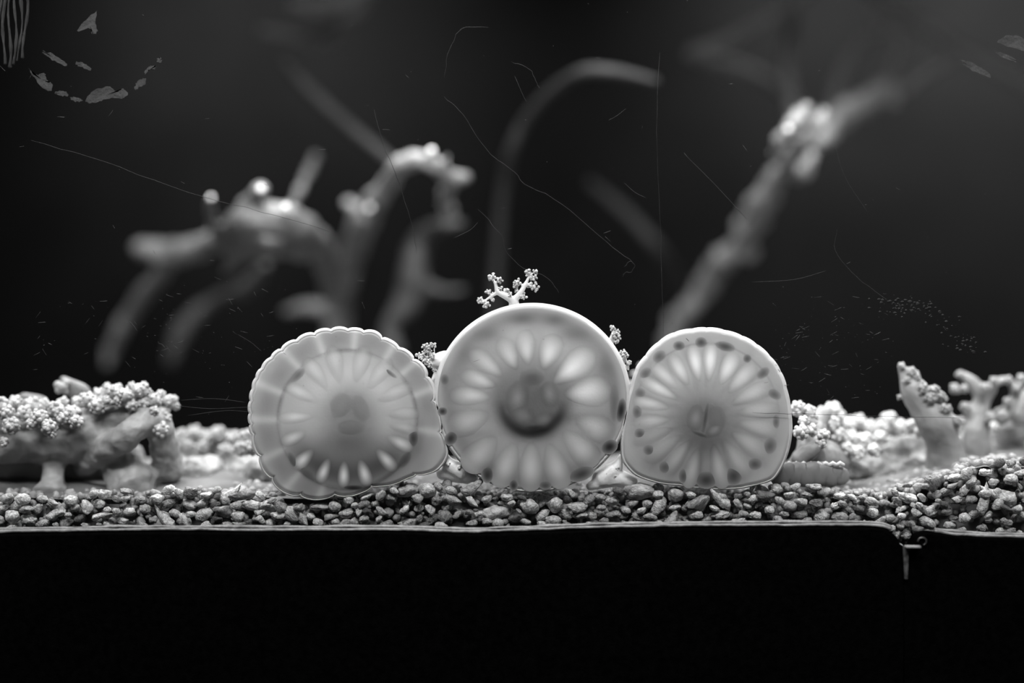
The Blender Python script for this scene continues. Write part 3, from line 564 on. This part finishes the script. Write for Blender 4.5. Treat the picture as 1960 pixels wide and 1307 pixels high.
# frilled skirt lying at the foot of the spotted anemone
root = empty('frilled_skirt', P(1560, 925, .02), 'frilled translucent anemone skirt lying on gravel beside the spotted anemone', 'sea anemone'); g = Geo()
q = spline([(1488, 908, .012, 21), (1520, 908, .016, 23), (1555, 907, .018, 23), (1590, 909, .02, 22), (1614, 912, .022, 16)], 10)
tube(g, [P(a[0], a[1] + 1.5 * math.sin(i * .9), a[2]) for i, a in enumerate(q)], [rr(a[3] * (1 + .05 * math.sin(i * 1.3)), a[2]) for i, a in enumerate(q)], 24, .5); build('skirt', g, M['skirt'], root)
for i in range(9):
    g = Geo(); x = 1496 + i * 14; tube(g, [P(x - 6, 890, .018), P(x, 886.5, .018), P(x + 6, 890, .018)], [rr(4), rr(4.6), rr(4)], 8); build('frill', g, M['pale'], root)

# shells lodged on top of the big coral
def shell(name, label, pts, y, th, mat, extra=None):
    g = Geo(); q = spline(pts + [pts[0]], 4)[:-1]; n = len(q); c = q.mean(0)
    fr = [P(a, b, y) for a, b in q]; bk = [P(a, b, y + th) for a, b in q]; m1 = [P(*(c + (p - c) * .6), y - th * .4) for p in q]
    f = [tuple(range(2 * n, 3 * n))[::-1], tuple(range(n, 2 * n))]
    for i in range(n):
        j = (i + 1) % n; f += [(i, j, n + j, n + i), (2 * n + i, 2 * n + j, j, i)]
    g.add(np.array(fr + bk + m1), f); root = empty(name, P(c[0], max(p[1] for p in pts), y), label, 'shell', 'shell pieces on the big coral'); build('plate', g, M[mat], root)
    if extra:
        g = Geo(); polyps(g, *extra, random.Random(5)); build('pale_knob', g, M['coral'], root)
shell('shell_piece', 'smooth grey shell piece tilted up on the big coral', [(114, 724), (122, 720), (142, 727), (164, 736), (174, 748), (172, 760), (138, 762), (120, 745)], .06, .006, 'flake', (120, 742, .055, 12, 6, 7))
shell('shell_piece', 'low dark shell piece lying on the big coral', [(36, 756), (46, 752), (70, 755), (86, 760), (88, 772), (34, 774)], .06, .006, 'flake')

# ------------------------------------------------------------------ blurred branches farther back in the tank
def branch(name, label, base, stems, glints, mat='branch', vox=.0022, bumps=.0022, knobs=(), group='blurred branches behind'):
    root = empty(name, P(*base), label, 'coral branch', group); g = Geo()
    for s in stems: stem(g, s)
    rnd = random.Random(len(label))
    for (x, y, d, r) in knobs: sphere(g, P(x, y, d), rr(r, d))
    build('stem', g, M[mat], root, remesh=vox, bumps=bumps, bscale=70)
    for (x, y, d, r) in glints:
        g = Geo(); sphere(g, P(x, y, d), rr(r, d), 3); build('bead', g, M['bead'], root)  # white ball standing in for a specular highlight
d = .22
branch('coral_branch', 'blurred pale arched branch with bright beads, above the big soft coral', (640, 1010, .42),
       [[(270, 476, .40, 18), (300, 482, .38, 25), (345, 484, .36, 26), (395, 470, .33, 23), (440, 445, .28, 24), (480, 420, .23, 34), (520, 420, .22, 36), (560, 430, .24, 34), (600, 460, .30, 30), (625, 500, .36, 24), (640, 560, .40, 22), (640, 640, .42, 22), (640, 1010, .42, 26)],
        [(318, 505, .38, 20), (290, 545, .40, 17), (262, 580, .42, 17), (238, 620, .44, 15), (215, 665, .46, 12), (203, 700, .46, 6)], [(410, 450, .30, 10), (404, 410, .25, 9), (402, 380, .22, 9)],
        [(470, 400, .23, 20), (490, 372, .21, 16), (502, 362, .20, 11)], [(480, 455, .25, 22), (440, 490, .30, 16), (500, 470, .26, 24), (590, 480, .30, 20)], [(640, 600, .41, 18), (590, 590, .42, 14), (545, 598, .43, 9)], [(555, 400, .25, 8), (585, 340, .34, 9), (604, 300, .38, 9)],
        [(520, 440, .23, 20), (545, 408, .21, 14)], [(455, 500, .30, 12), (430, 520, .32, 7)]],
       [(500, 362, .188, 7), (547, 396, .188, 6), (404, 378, .21, 5)], 'branch')
branch('coral_branch', 'blurred pale hooked branch with a bead on top, rising behind the scalloped anemone', (645, 1010, .50),
       [[(640, 1010, .52, 24), (645, 640, .52, 24), (655, 570, .50, 20), (668, 510, .46, 20), (685, 450, .40, 26), (705, 405, .34, 24), (735, 360, .29, 20), (765, 318, .25, 19), (800, 306, .23, 18), (835, 318, .23, 19), (862, 340, .24, 18), (892, 340, .25, 10)],
        [(862, 345, .24, 13), (852, 385, .28, 13), (862, 410, .32, 12)], [(690, 410, .35, 12), (665, 385, .35, 8)], [(820, 310, .23, 11), (826, 294, .22, 8)], [(845, 320, .23, 8), (858, 300, .22, 6)], [(715, 400, .33, 18), (700, 420, .33, 18)]],
       [(826, 289, .20, 7), (708, 398, .30, 6)], 'brightbranch')
branch('coral_branch', 'dim blurred stump dropping from the hooked branch to the middle anemone', (760, 1010, .40),
       [[(866, 428, .36, 14), (840, 432, .38, 15), (805, 458, .4, 22), (792, 500, .4, 27), (790, 540, .4, 30), (775, 590, .4, 26), (745, 625, .4, 18), (755, 700, .4, 20), (760, 1010, .4, 24)], [(800, 540, .4, 22), (840, 556, .4, 10), (890, 554, .4, 6)], [(850, 430, .37, 12), (884, 425, .36, 12)]], [], 'lowbranch', .003)
branch('coral_branch', 'dim blurred low branch hanging under the arched branch', (330, 700, .46), [[(510, 505, .38, 12), (478, 545, .42, 19), (445, 560, .46, 13), (400, 582, .48, 16), (365, 612, .48, 18), (340, 650, .48, 17), (325, 700, .48, 10)]], [], 'lowbranch', .004)
d = .27
branch('coral_branch', 'blurred jointed branch with a bright lobed clump, rising behind the spotted anemone', (1262, 1010, .50),
       [[(1262, 1010, .52, 24), (1285, 650, .50, 20), (1315, 600, .48, 19), (1345, 555, .46, 21), (1375, 510, .44, 22), (1410, 472, .42, 18), (1440, 425, .40, 26), (1465, 380, .37, 27), (1490, 335, .34, 20), (1512, 305, .31, 17), (1530, 285, .30, 18)],
        [(1530, 290, .30, 14), (1545, 262, .29, 14), (1562, 235, .29, 12), (1580, 214, .29, 9)], [(1560, 270, .36, 22), (1610, 225, .42, 24), (1650, 205, .44, 24), (1695, 172, .45, 22), (1712, 195, .45, 16)], [(1520, 330, .32, 13), (1545, 330, .32, 14), (1555, 300, .32, 13)]], [],
       'brightbranch', .0026, .004, [(1638, 188, .44, 14), (1435, 480, .42, 18), (1385, 490, .43, 22)])
root = empty('coral_clump', P(1520, 300, d), 'brightest blurred white lobe clump on the jointed branch', 'coral'); g = Geo()
stem(g, [(1480, 298, d, 8), (1495, 275, d - .01, 13), (1512, 245, d - .02, 16), (1530, 222, d - .01, 14), (1545, 205, d, 10)]); stem(g, [(1528, 295, d + .01, 8), (1545, 264, d, 11), (1562, 240, d, 11), (1580, 214, d, 8)]); stem(g, [(1510, 262, d, 10), (1530, 285, d + .02, 12)])
build('lobe', g, M['brightbranch'], root, remesh=.002, bumps=.003, bscale=60)
g = Geo(); sphere(g, P(1509, 248, d - .036), rr(6, d), 3); build('bead', g, M['bead'], root)  # highlight on the clump, drawn as a white ball
# thin arms
def rod(label, pts, name='sea_whip', mat='whip'):
    root = empty(name, P(*pts[-1][:3]), label, 'coral branch', 'thin blurred arms behind'); g = Geo(); stem(g, pts, 8, 12); build('whip', g, M[mat], root)
rod('thin curved arm arching over the dark gap above the middle anemone', [(1256, 156, .30, 7), (1215, 146, .30, 10), (1170, 138, .30, 12), (1120, 138, .31, 13), (1075, 160, .33, 11), (1035, 195, .35, 11), (1000, 240, .37, 11), (978, 290, .38, 11), (965, 350, .40, 10), (955, 450, .42, 10), (945, 640, .44, 10), (945, 960, .44, 12)], mat='dimbranch')
rod('faint slanting arm reaching down to the hooked branch', [(545, 120, .40, 9), (590, 170, .40, 12), (660, 235, .38, 12), (745, 305, .33, 10), (760, 318, .30, 9)], mat='dimbranch')
rod('faint upper arm bent to an elbow at the top', [(730, -60, .5, 16), (680, 20, .5, 16), (620, 75, .5, 15), (560, 68, .5, 12), (500, 58, .5, 8)])
rod('short faint arm at the top edge above the arched branch', [(720, -30, .46, 12), (650, 2, .46, 14), (600, 14, .46, 14), (560, 8, .46, 10)])
rod('faint straight arm slanting up over the bright crown', [(1320, 104, .5, 12), (1400, 72, .5, 13), (1480, 28, .5, 13), (1580, -40, .5, 13)])
rod('faint arm sloping down toward the bright crown', [(1328, 96, .62, 12), (1360, 115, .62, 14), (1440, 140, .62, 13), (1500, 175, .6, 11), (1545, 215, .55, 10)])
rod('faint upright arm standing over the bright crown', [(1522, -60, .55, 12), (1512, 60, .55, 12), (1508, 140, .5, 12), (1520, 240, .45, 12)])
rod('faint arched arm between bright crown and its side limb', [(1700, 150, .52, 10), (1720, 90, .52, 11), (1690, 60, .52, 12), (1640, 90, .52, 12), (1605, 150, .52, 12), (1590, 215, .5, 10)])
rod('long faint arm crossing the upper corner', [(1640, -40, .52, 14), (1720, 20, .52, 15), (1800, 70, .52, 15), (1880, 120, .52, 14), (1990, 175, .52, 12)])
rod('faint arm rising from the side limb to the corner arm', [(1730, 175, .48, 10), (1760, 150, .48, 10), (1830, 110, .5, 10)])
rod('faint slanting arm running down to the foot of the jointed branch', [(1130, 350, .5, 9), (1200, 410, .5, 13), (1262, 480, .5, 13), (1310, 560, .58, 11), (1300, 640, .6, 11)], mat='dimbranch')

# ------------------------------------------------------------------ algae flakes on the inner face of the glass
def film(label, pts, name='algae_flake', group='algae flakes on the upper glass'):
    rnd = random.Random(int(pts[0][0])); q = spline(pts + [pts[0]], 5)[:-1]; q = q + np.array([[rnd.gauss(0, .8), rnd.gauss(0, .8)] for _ in q]); n = len(q); c = q.mean(0)
    a = [P(x, y, .0003) for x, y in q]; b = [P(x, y, -.0005) for x, y in q]; m = [P(*(c + (p - c) * .7), .0010) for p in q]; m2 = P(c[0], c[1], -.0005)
    f = [tuple(range(2 * n, 3 * n))]
    for i in range(n):
        j = (i + 1) % n; f += [(n + i, n + j, j, i), (i, j, 2 * n + j, 2 * n + i), (3 * n, n + j, n + i)]
    g = Geo().add(np.vstack([a, b, m, m2[None]]), f); o = build(name, g, M['film'], smooth=False); tag(o, label, 'algae', group)
film('kite-shaped grey algae flake alone on the upper glass', [(186, 20), (183, 40), (186, 62), (178, 66), (172, 55), (148, 60), (160, 42)])
film('thin dash-shaped algae flake at the upper side of the flake ring', [(80, 97), (100, 104), (126, 120), (124, 126), (100, 114), (82, 102)])
film('short curled algae flake inside the flake ring', [(145, 118), (160, 121), (172, 128), (172, 135), (160, 130), (147, 124)])
film('tapering algae flake at the side of the flake ring by the striped patch', [(54, 130), (68, 143), (86, 140), (90, 154), (100, 160), (97, 174), (82, 168), (66, 150)])
film('small flat algae flake low on the flake ring', [(104, 176), (120, 173), (132, 182), (120, 184), (106, 180)])
film('narrow algae flake at the bottom of the flake ring', [(134, 186), (150, 187), (158, 193), (146, 195), (136, 191)])
film('largest humped algae flake at the bottom of the flake ring', [(162, 192), (178, 174), (196, 168), (212, 166), (224, 176), (236, 170), (246, 180), (232, 188), (210, 188), (190, 194), (172, 197)])
film('oval algae flake on the rising side of the flake ring', [(257, 168), (262, 158), (274, 149), (279, 156), (270, 166), (260, 172)])
film('thin hooked algae flake near the end of the flake ring', [(276, 138), (286, 127), (298, 126), (296, 132), (284, 134), (280, 142)])
film('dot-like algae flake ending the flake ring', [(301, 112), (306, 109), (310, 114), (307, 119), (301, 118)])
film('tooth-shaped algae flake at the right upper corner', [(1908, 80), (1930, 68), (1965, 76), (1975, 100), (1940, 92)])
film('thin streak of algae under the tooth-shaped flake', [(1902, 98), (1920, 102), (1945, 114), (1942, 118), (1915, 108)])
film('long narrow algae streak slanting at the right upper corner', [(1836, 114), (1860, 120), (1890, 138), (1895, 148), (1868, 138), (1842, 122)])
root = empty('striped_algae_patch', P(25, 145, 0), 'striped dim algae patch in the left upper corner', 'algae')
rnd = random.Random(9)
for i in range(7):
    g = Geo(); x = -12 + i * 10; n = 9; yy = np.linspace(-30, 128 - abs(i - 3) * 6, n)
    tube(g, [P(x + 4 * math.sin(k * .7 + i) + (k - 5) * -.6, y_, .0006) for k, y_ in enumerate(yy)], [S * rnd.uniform(1.4, 4.2) for _ in yy], 6); build('stripe', g, M['scratch'], root)
root = empty('algae_smear', P(1790, 680, 0), 'faint ragged algae smear on the glass above the upright corals', 'algae'); rnd = random.Random(4); g = Geo()
for i in range(150):
    t = rnd.random(); x = 1690 + 170 * t + rnd.gauss(0, 14); y_ = 575 + 90 * t * t + 10 * math.sin(t * 9) + rnd.gauss(0, 8)
    r = rnd.uniform(.6, 2.6); sphere(g, P(x, y_, .0003), S * r, 1, (rnd.uniform(1, 2), .15, 1))
tag(build('film_specks', g, M['scratch'], root), kind='stuff')

# ------------------------------------------------------------------ gravel
rnd = random.Random(21)
def stone_mesh(kind, seed):
    r = np.random.RandomState(seed); v, f = ICO[3]; v = v.copy()
    if kind in ('angular', 'flat', 'wedge'):
        n = r.normal(size=(13, 3)); n /= np.linalg.norm(n, axis=1)[:, None]; dd = r.uniform(.62, 1.0, 13)
        q = np.clip(v @ n.T, .02, None) / dd; rad = 1 / (np.sum(q ** 9, 1) ** (1 / 9.0) + 1e-9)
    elif kind == 'pitted':
        rad = np.ones(len(v))
        for _ in range(16):
            c = r.normal(size=3); c /= np.linalg.norm(c); a = np.arccos(np.clip(v @ c, -1, 1)); rad -= r.uniform(.15, .42) * np.exp(-(a / r.uniform(.18, .34)) ** 2)
    else:
        rad = np.ones(len(v))
    off = Vector(r.uniform(-50, 50, 3)); amp = {'rounded': .20, 'long': .24, 'angular': .14, 'flat': .14, 'pitted': .24, 'wedge': .14}[kind]
    rad = rad * (1 + np.array([amp * noise.fractal(Vector(p * 1.4) + off, 1, 2, 2) + .04 * noise.noise(Vector(p * 5) + off) for p in v]))
    v = v * rad[:, None]
    v *= {'rounded': (1.1, .9, .92), 'long': (1.55, .75, .68), 'angular': (1.2, .95, 1.0), 'flat': (1.5, .9, .55), 'pitted': (1.15, .95, .95), 'wedge': (1.25, .85, .85)}[kind]
    if kind == 'wedge': v[:, 2] *= 1 - .45 * v[:, 0]
    v /= np.abs(v[:, [0, 2]]).max() if kind in ('rounded', 'pitted', 'angular') else 1.25
    g = Geo().add(v, f); me = to_mesh('gravel_stone', g, M['pebble']); return me
KINDS = ['rounded', 'long', 'angular', 'flat', 'pitted', 'wedge']
SH = {k: [stone_mesh(k, 100 * i + j) for j in range(5)] for i, k in enumerate(KINDS)}
top_px = np.array([(-40, 948), (0, 947), (60, 940), (100, 952), (200, 936), (300, 938), (360, 928), (480, 940), (520, 952), (560, 965), (600, 966), (640, 955), (700, 942), (760, 922), (850, 920), (905, 935), (960, 948), (1040, 950), (1090, 938), (1120, 935), (1170, 938), (1210, 926), (1270, 926), (1300, 938), (1350, 944), (1410, 944), (1440, 930), (1500, 922), (1560, 928), (1620, 938), (1680, 938), (1740, 922), (1780, 916), (1830, 896), (1870, 884), (1900, 876), (1990, 880)], float)
def top_y(x): return np.interp(x, top_px[:, 0], top_px[:, 1])
def bot_y(x): return 1006 if x < 1690 else (1052 if 1700 < x < 1765 else 1026)
hand = [  # px, py, half width, half height, tilt, kind, tone, label
 (1224, 940, 31, 19, 4, 'pitted', .34, 'largest flat-topped pitted stone, under the edge of the spotted anemone'),
 (1262, 967, 20, 12, 52, 'long', .42, 'smooth egg-shaped stone tilted beside the largest pitted stone'),
 (1246, 988, 17, 12, -8, 'angular', .40, 'blocky stone below the tilted egg-shaped stone'),
 (1293, 946, 16, 17, 0, 'rounded', .36, 'broad round stone touching the bottom of the spotted anemone'),
 (1063, 966, 15, 19, 28, 'rounded', .44, 'smooth round pale stone under the middle anemone'),
 (1104, 968, 23, 12, -6, 'wedge', .36, 'wedge-shaped smooth stone under the middle anemone rim'),
 (951, 980, 30, 14, 6, 'long', .42, 'long rough stone with pointed end under the middle anemone'),
 (1096, 946, 14, 9, 40, 'angular', .5, 'pale faceted stone tucked against the middle anemone rim'),
 (1113, 987, 18, 11, -4, 'angular', .36, 'humped grey stone below the wedge-shaped stone'),
 (970, 951, 14, 10, 0, 'pitted', .55, 'white-flecked stone directly below the middle anemone'),
 (931, 955, 12, 9, 20, 'pitted', .4, 'rough dark-edged stone left of the white-flecked stone'),
 (667, 956, 11, 11, 0, 'rounded', .62, 'shiny pale ball-shaped stone below the scalloped anemone'),
 (698, 952, 20, 10, 20, 'angular', .55, 'ridged pale stone beside the ball-shaped stone'),
 (727, 948, 8, 14, -22, 'wedge', .5, 'pointed upright splinter stone below the scalloped anemone'),
 (557, 983, 13, 18, 42, 'long', .5, 'leaf-shaped tilted pale stone under the scalloped anemone'),
 (613, 970, 22, 11, 6, 'wedge', .33, 'long flat-topped stone at the foot of the scalloped anemone'),
 (664, 982, 16, 12, 14, 'pitted', .4, 'pitted round stone in the bank under the scalloped anemone'),
 (688, 980, 10, 13, 30, 'angular', .55, 'smooth pale tooth-shaped stone under the scalloped anemone'),
 (780, 938, 24, 16, -12, 'pitted', .32, 'coarse dark-pored stone between scalloped and middle anemones'),
 (818, 938, 18, 17, 0, 'pitted', .5, 'knobbly pale stone between scalloped and middle anemones'),
 (836, 957, 11, 14, 0, 'pitted', .22, 'small dark crumbly stone between scalloped and middle anemones'),
 (826, 977, 16, 14, 24, 'angular', .42, 'rough lump stone under the dark crumbly stone'),
 (871, 960, 14, 14, 0, 'wedge', .36, 'flat triangular grey stone beside the dark crumbly stone'),
 (1510, 968, 16, 12, 8, 'rounded', .34, 'plain smooth grey pebble below the frilled skirt'),
 (1473, 976, 10, 10, 0, 'rounded', .66, 'small white round pebble below the spotted anemone'),
 (1332, 985, 15, 12, 0, 'rounded', .5, 'cracked round pale pebble under the spotted anemone'),
 (1345, 960, 11, 22, -38, 'flat', .3, 'dark slanting slab stone under the spotted anemone'),
 (1380, 985, 20, 11, 16, 'pitted', .5, 'folded pale stone under the spotted anemone'),
 (1566, 962, 19, 14, -8, 'angular', .18, 'dark glossy stone below the frilled skirt'),
 (1608, 990, 18, 13, 0, 'rounded', .3, 'rounded grey stone near the end of the long strip'),
 (165, 970, 14, 22, 4, 'angular', .5, 'upright blocky pale stone below the big coral'),
 (183, 990, 17, 11, 14, 'angular', .62, 'tilted white chip in front of the upright blocky stone'),
 (44, 955, 16, 14, 0, 'rounded', .55, 'pale round pebble in the shade of the big coral'),
 (98, 988, 13, 13, 0, 'wedge', .5, 'pale cone-shaped stone in the corner below the big coral'),
 (135, 958, 14, 12, 0, 'pitted', .5, 'sparkling pitted stone below the big coral'),
 (225, 978, 10, 10, 0, 'pitted', .55, 'little bright wrinkled ball stone below the big coral'),
 (365, 944, 15, 13, 0, 'angular', .12, 'black angular stone on top of the bank left of the scalloped anemone'),
 (463, 948, 26, 9, -6, 'long', .14, 'dark flat oblong stone left of the scalloped anemone foot'),
 (455, 988, 14, 12, 0, 'pitted', .55, 'pale wrinkled stone at the strip left of the scalloped anemone'),
 (1846, 992, 12, 13, 12, 'rounded', .6, 'pale smooth stone in the mound above the short strip'),
 (1855, 958, 16, 16, 0, 'angular', .2, 'dark faceted stone in the right-hand mound'),
 (1726, 988, 9, 8, 0, 'rounded', .7, 'small white pebble above the notch in the strips'),
 (1885, 945, 13, 10, 0, 'rounded', .5, 'rounded pale stone in the middle of the right-hand mound'),
 (1935, 918, 16, 13, 0, 'rounded', .42, 'smooth grey stone high in the right-hand mound'),
]
placed = []
def inside_disc(x, y, m):
    for (c, F) in ((C0, F0), (C1, F1), (C2, F2)):
        t = math.atan2(-(y - c[1]), x - c[0])
        if math.hypot(x - c[0], y - c[1]) < float(F(np.array([t]))[0]) + m: return True
    return False
ROOTS = 0
def put(x, y, a, b, tilt, kind, tone, label, group, dy=0.0):
    me = SH[kind][rnd.randrange(5)]; o = bpy.data.objects.new('gravel_stone', me); COL.objects.link(o)
    mean = .5 * (a + b); yc = .0012 + S * mean * .9 + dy
    o.location = P(x, y, yc); o.rotation_euler = (rnd.uniform(-.25, .25), -math.radians(-tilt), rnd.uniform(-.3, .3) + rnd.choice([0, math.pi]))
    base = {'rounded': (1, 1), 'pitted': (1, 1), 'angular': (1, 1), 'long': (1.24, .55), 'flat': (1.2, .45), 'wedge': (1.0, .85)}[kind]
    k = (D + yc) / D
    o.scale = (a * S * k / base[0], mean * S * .95, b * S * k / base[1]); tone = min(tone, .82); o.color = (tone, tone, tone, 1)
    tag(o, label, 'stone', group); placed.append((x, y, a, b))
for h in hand: put(*h[:6], h[6] * 1.3, h[7], 'single stones picked out of the gravel bank')
zones = [(-50, 230, 'in the bank below the big coral'), (230, 480, 'in the bank below the white coral lumps'), (480, 780, 'in the bank below the scalloped anemone'), (780, 920, 'between scalloped and middle anemones'), (920, 1150, 'in the bank below the middle anemone'),
         (1150, 1500, 'in the bank below the spotted anemone'), (1500, 1690, 'below the frilled skirt'), (1690, 1790, 'above the notch'), (1790, 1880, 'in the mound above the short strip'), (1880, 2000, 'in the mound at the edge of view')]
kw = {'rounded': 'rounded', 'long': 'elongated', 'angular': 'angular', 'flat': 'flat', 'pitted': 'pitted', 'wedge': 'wedge-shaped'}
N_MAX = 300; tries = 0
sizes = [15] * 30 + [12] * 80 + [9.5] * 130 + [7.5] * 400
for sz in sizes:
    if len(placed) >= N_MAX: break
    for _ in range(260):
        x = rnd.uniform(-15, 1975); ty = top_y(x); by = bot_y(x); y = rnd.uniform(ty + sz * .3, by)
        a = sz * rnd.uniform(.95, 1.35); b = sz * rnd.uniform(.72, 1.0)
        if inside_disc(x, y, b * .55): continue
        if any(((x - p[0]) / (a + p[2])) ** 2 + ((y - p[1]) / (b + p[3])) ** 2 < .56 for p in placed): continue
        kind = rnd.choices(KINDS, [3, 2, 4, 2, 5, 2.5])[0]; tone = rnd.choices([.15, .32, .5, .66, .82], [1.6, 2.5, 4, 4, 2.5])[0]
        tw = 'dark' if tone < .2 else 'grey' if tone < .6 else 'pale'; z = next(t for lo, hi, t in zones if lo <= x < hi)
        size = 'small ' if sz < 9 else ''; u = (y - ty) / (by - ty); z = ('high ' if u < .36 else 'midway ' if u < .7 else 'low ') + z
        put(x, y, a, b, rnd.gauss(0, 22), kind, tone * rnd.uniform(.9, 1.1), f'{size}{tw} {kw[kind]} gravel stone {z}', f'{size}{tw} {kw[kind]} stones {z}', rnd.choice([0, 0, .002, .004]))
        break

# everything behind and between the single stones: one mass
g = Geo(); r = np.random.RandomState(5); v1, f1 = ICO[1]; v2, f2 = ICO[2]
low = [v2 * (1 + .3 * r.uniform(-1, 1, (len(v2), 1)) * np.ones((1, 3))) for _ in range(10)]
for i in range(10):
    off = Vector(r.uniform(-9, 9, 3)); low[i] = v2 * np.array([1 + .35 * noise.noise(Vector(p * 1.3) + off) + .18 * noise.noise(Vector(p * 3.1) + off) for p in v2])[:, None]
def scatter(x, y, z, rad):
    sc = r.uniform(.65, 1.3, 3) * rad; a = r.uniform(0, 6.28); q = low[r.randint(10)] * sc
    q = np.stack([q[:, 0] * math.cos(a) - q[:, 2] * math.sin(a), q[:, 1], q[:, 0] * math.sin(a) + q[:, 2] * math.cos(a)], 1); g.add(q + (x, y, z), f2)
for i in range(2600):        # slope rising from the glass
    px = r.uniform(-120, 2080); y = r.uniform(.006, .018); k = (D + y) / D; py = r.uniform(top_y(px) + 6, bot_y(px) + 4)
    if inside_disc(px, py, 6): continue
    p = P(px, py, y); scatter(p[0], y + .002, p[2], S * r.uniform(5, 9.5))
for i in range(1500):
    y = .016 + .05 * r.random_sample() ** 1.6; x = r.uniform(-.4, .4)
    if x < -.15 and y > .026: continue
    scatter(x, y, bed_h(x, y) - .004, S * r.uniform(5, 10))
o = build('gravel', g, M['gravel']); tag(o, 'loose dark gravel filling the bank behind the single stones', 'gravel', kind='stuff')

# look-alike stones of one stretch of the bank: told apart by their order along the glass
by = {}
for o in COL.objects:
    if o.name.startswith('gravel_stone'): by.setdefault(o['label'], []).append(o)
words = ['leftmost', 'second-from-left', 'third-from-left', 'fourth-from-left', 'fifth-from-left', 'sixth-from-left']
for lab, os_ in by.items():
    if len(os_) > 1:
        os_.sort(key=lambda o: o.location.x)
        for k, o in enumerate(os_):
            o['label'] = ('rightmost' if k == len(os_) - 1 else words[min(k, 5)]) + ' ' + lab.replace('gravel stone', 'stone')
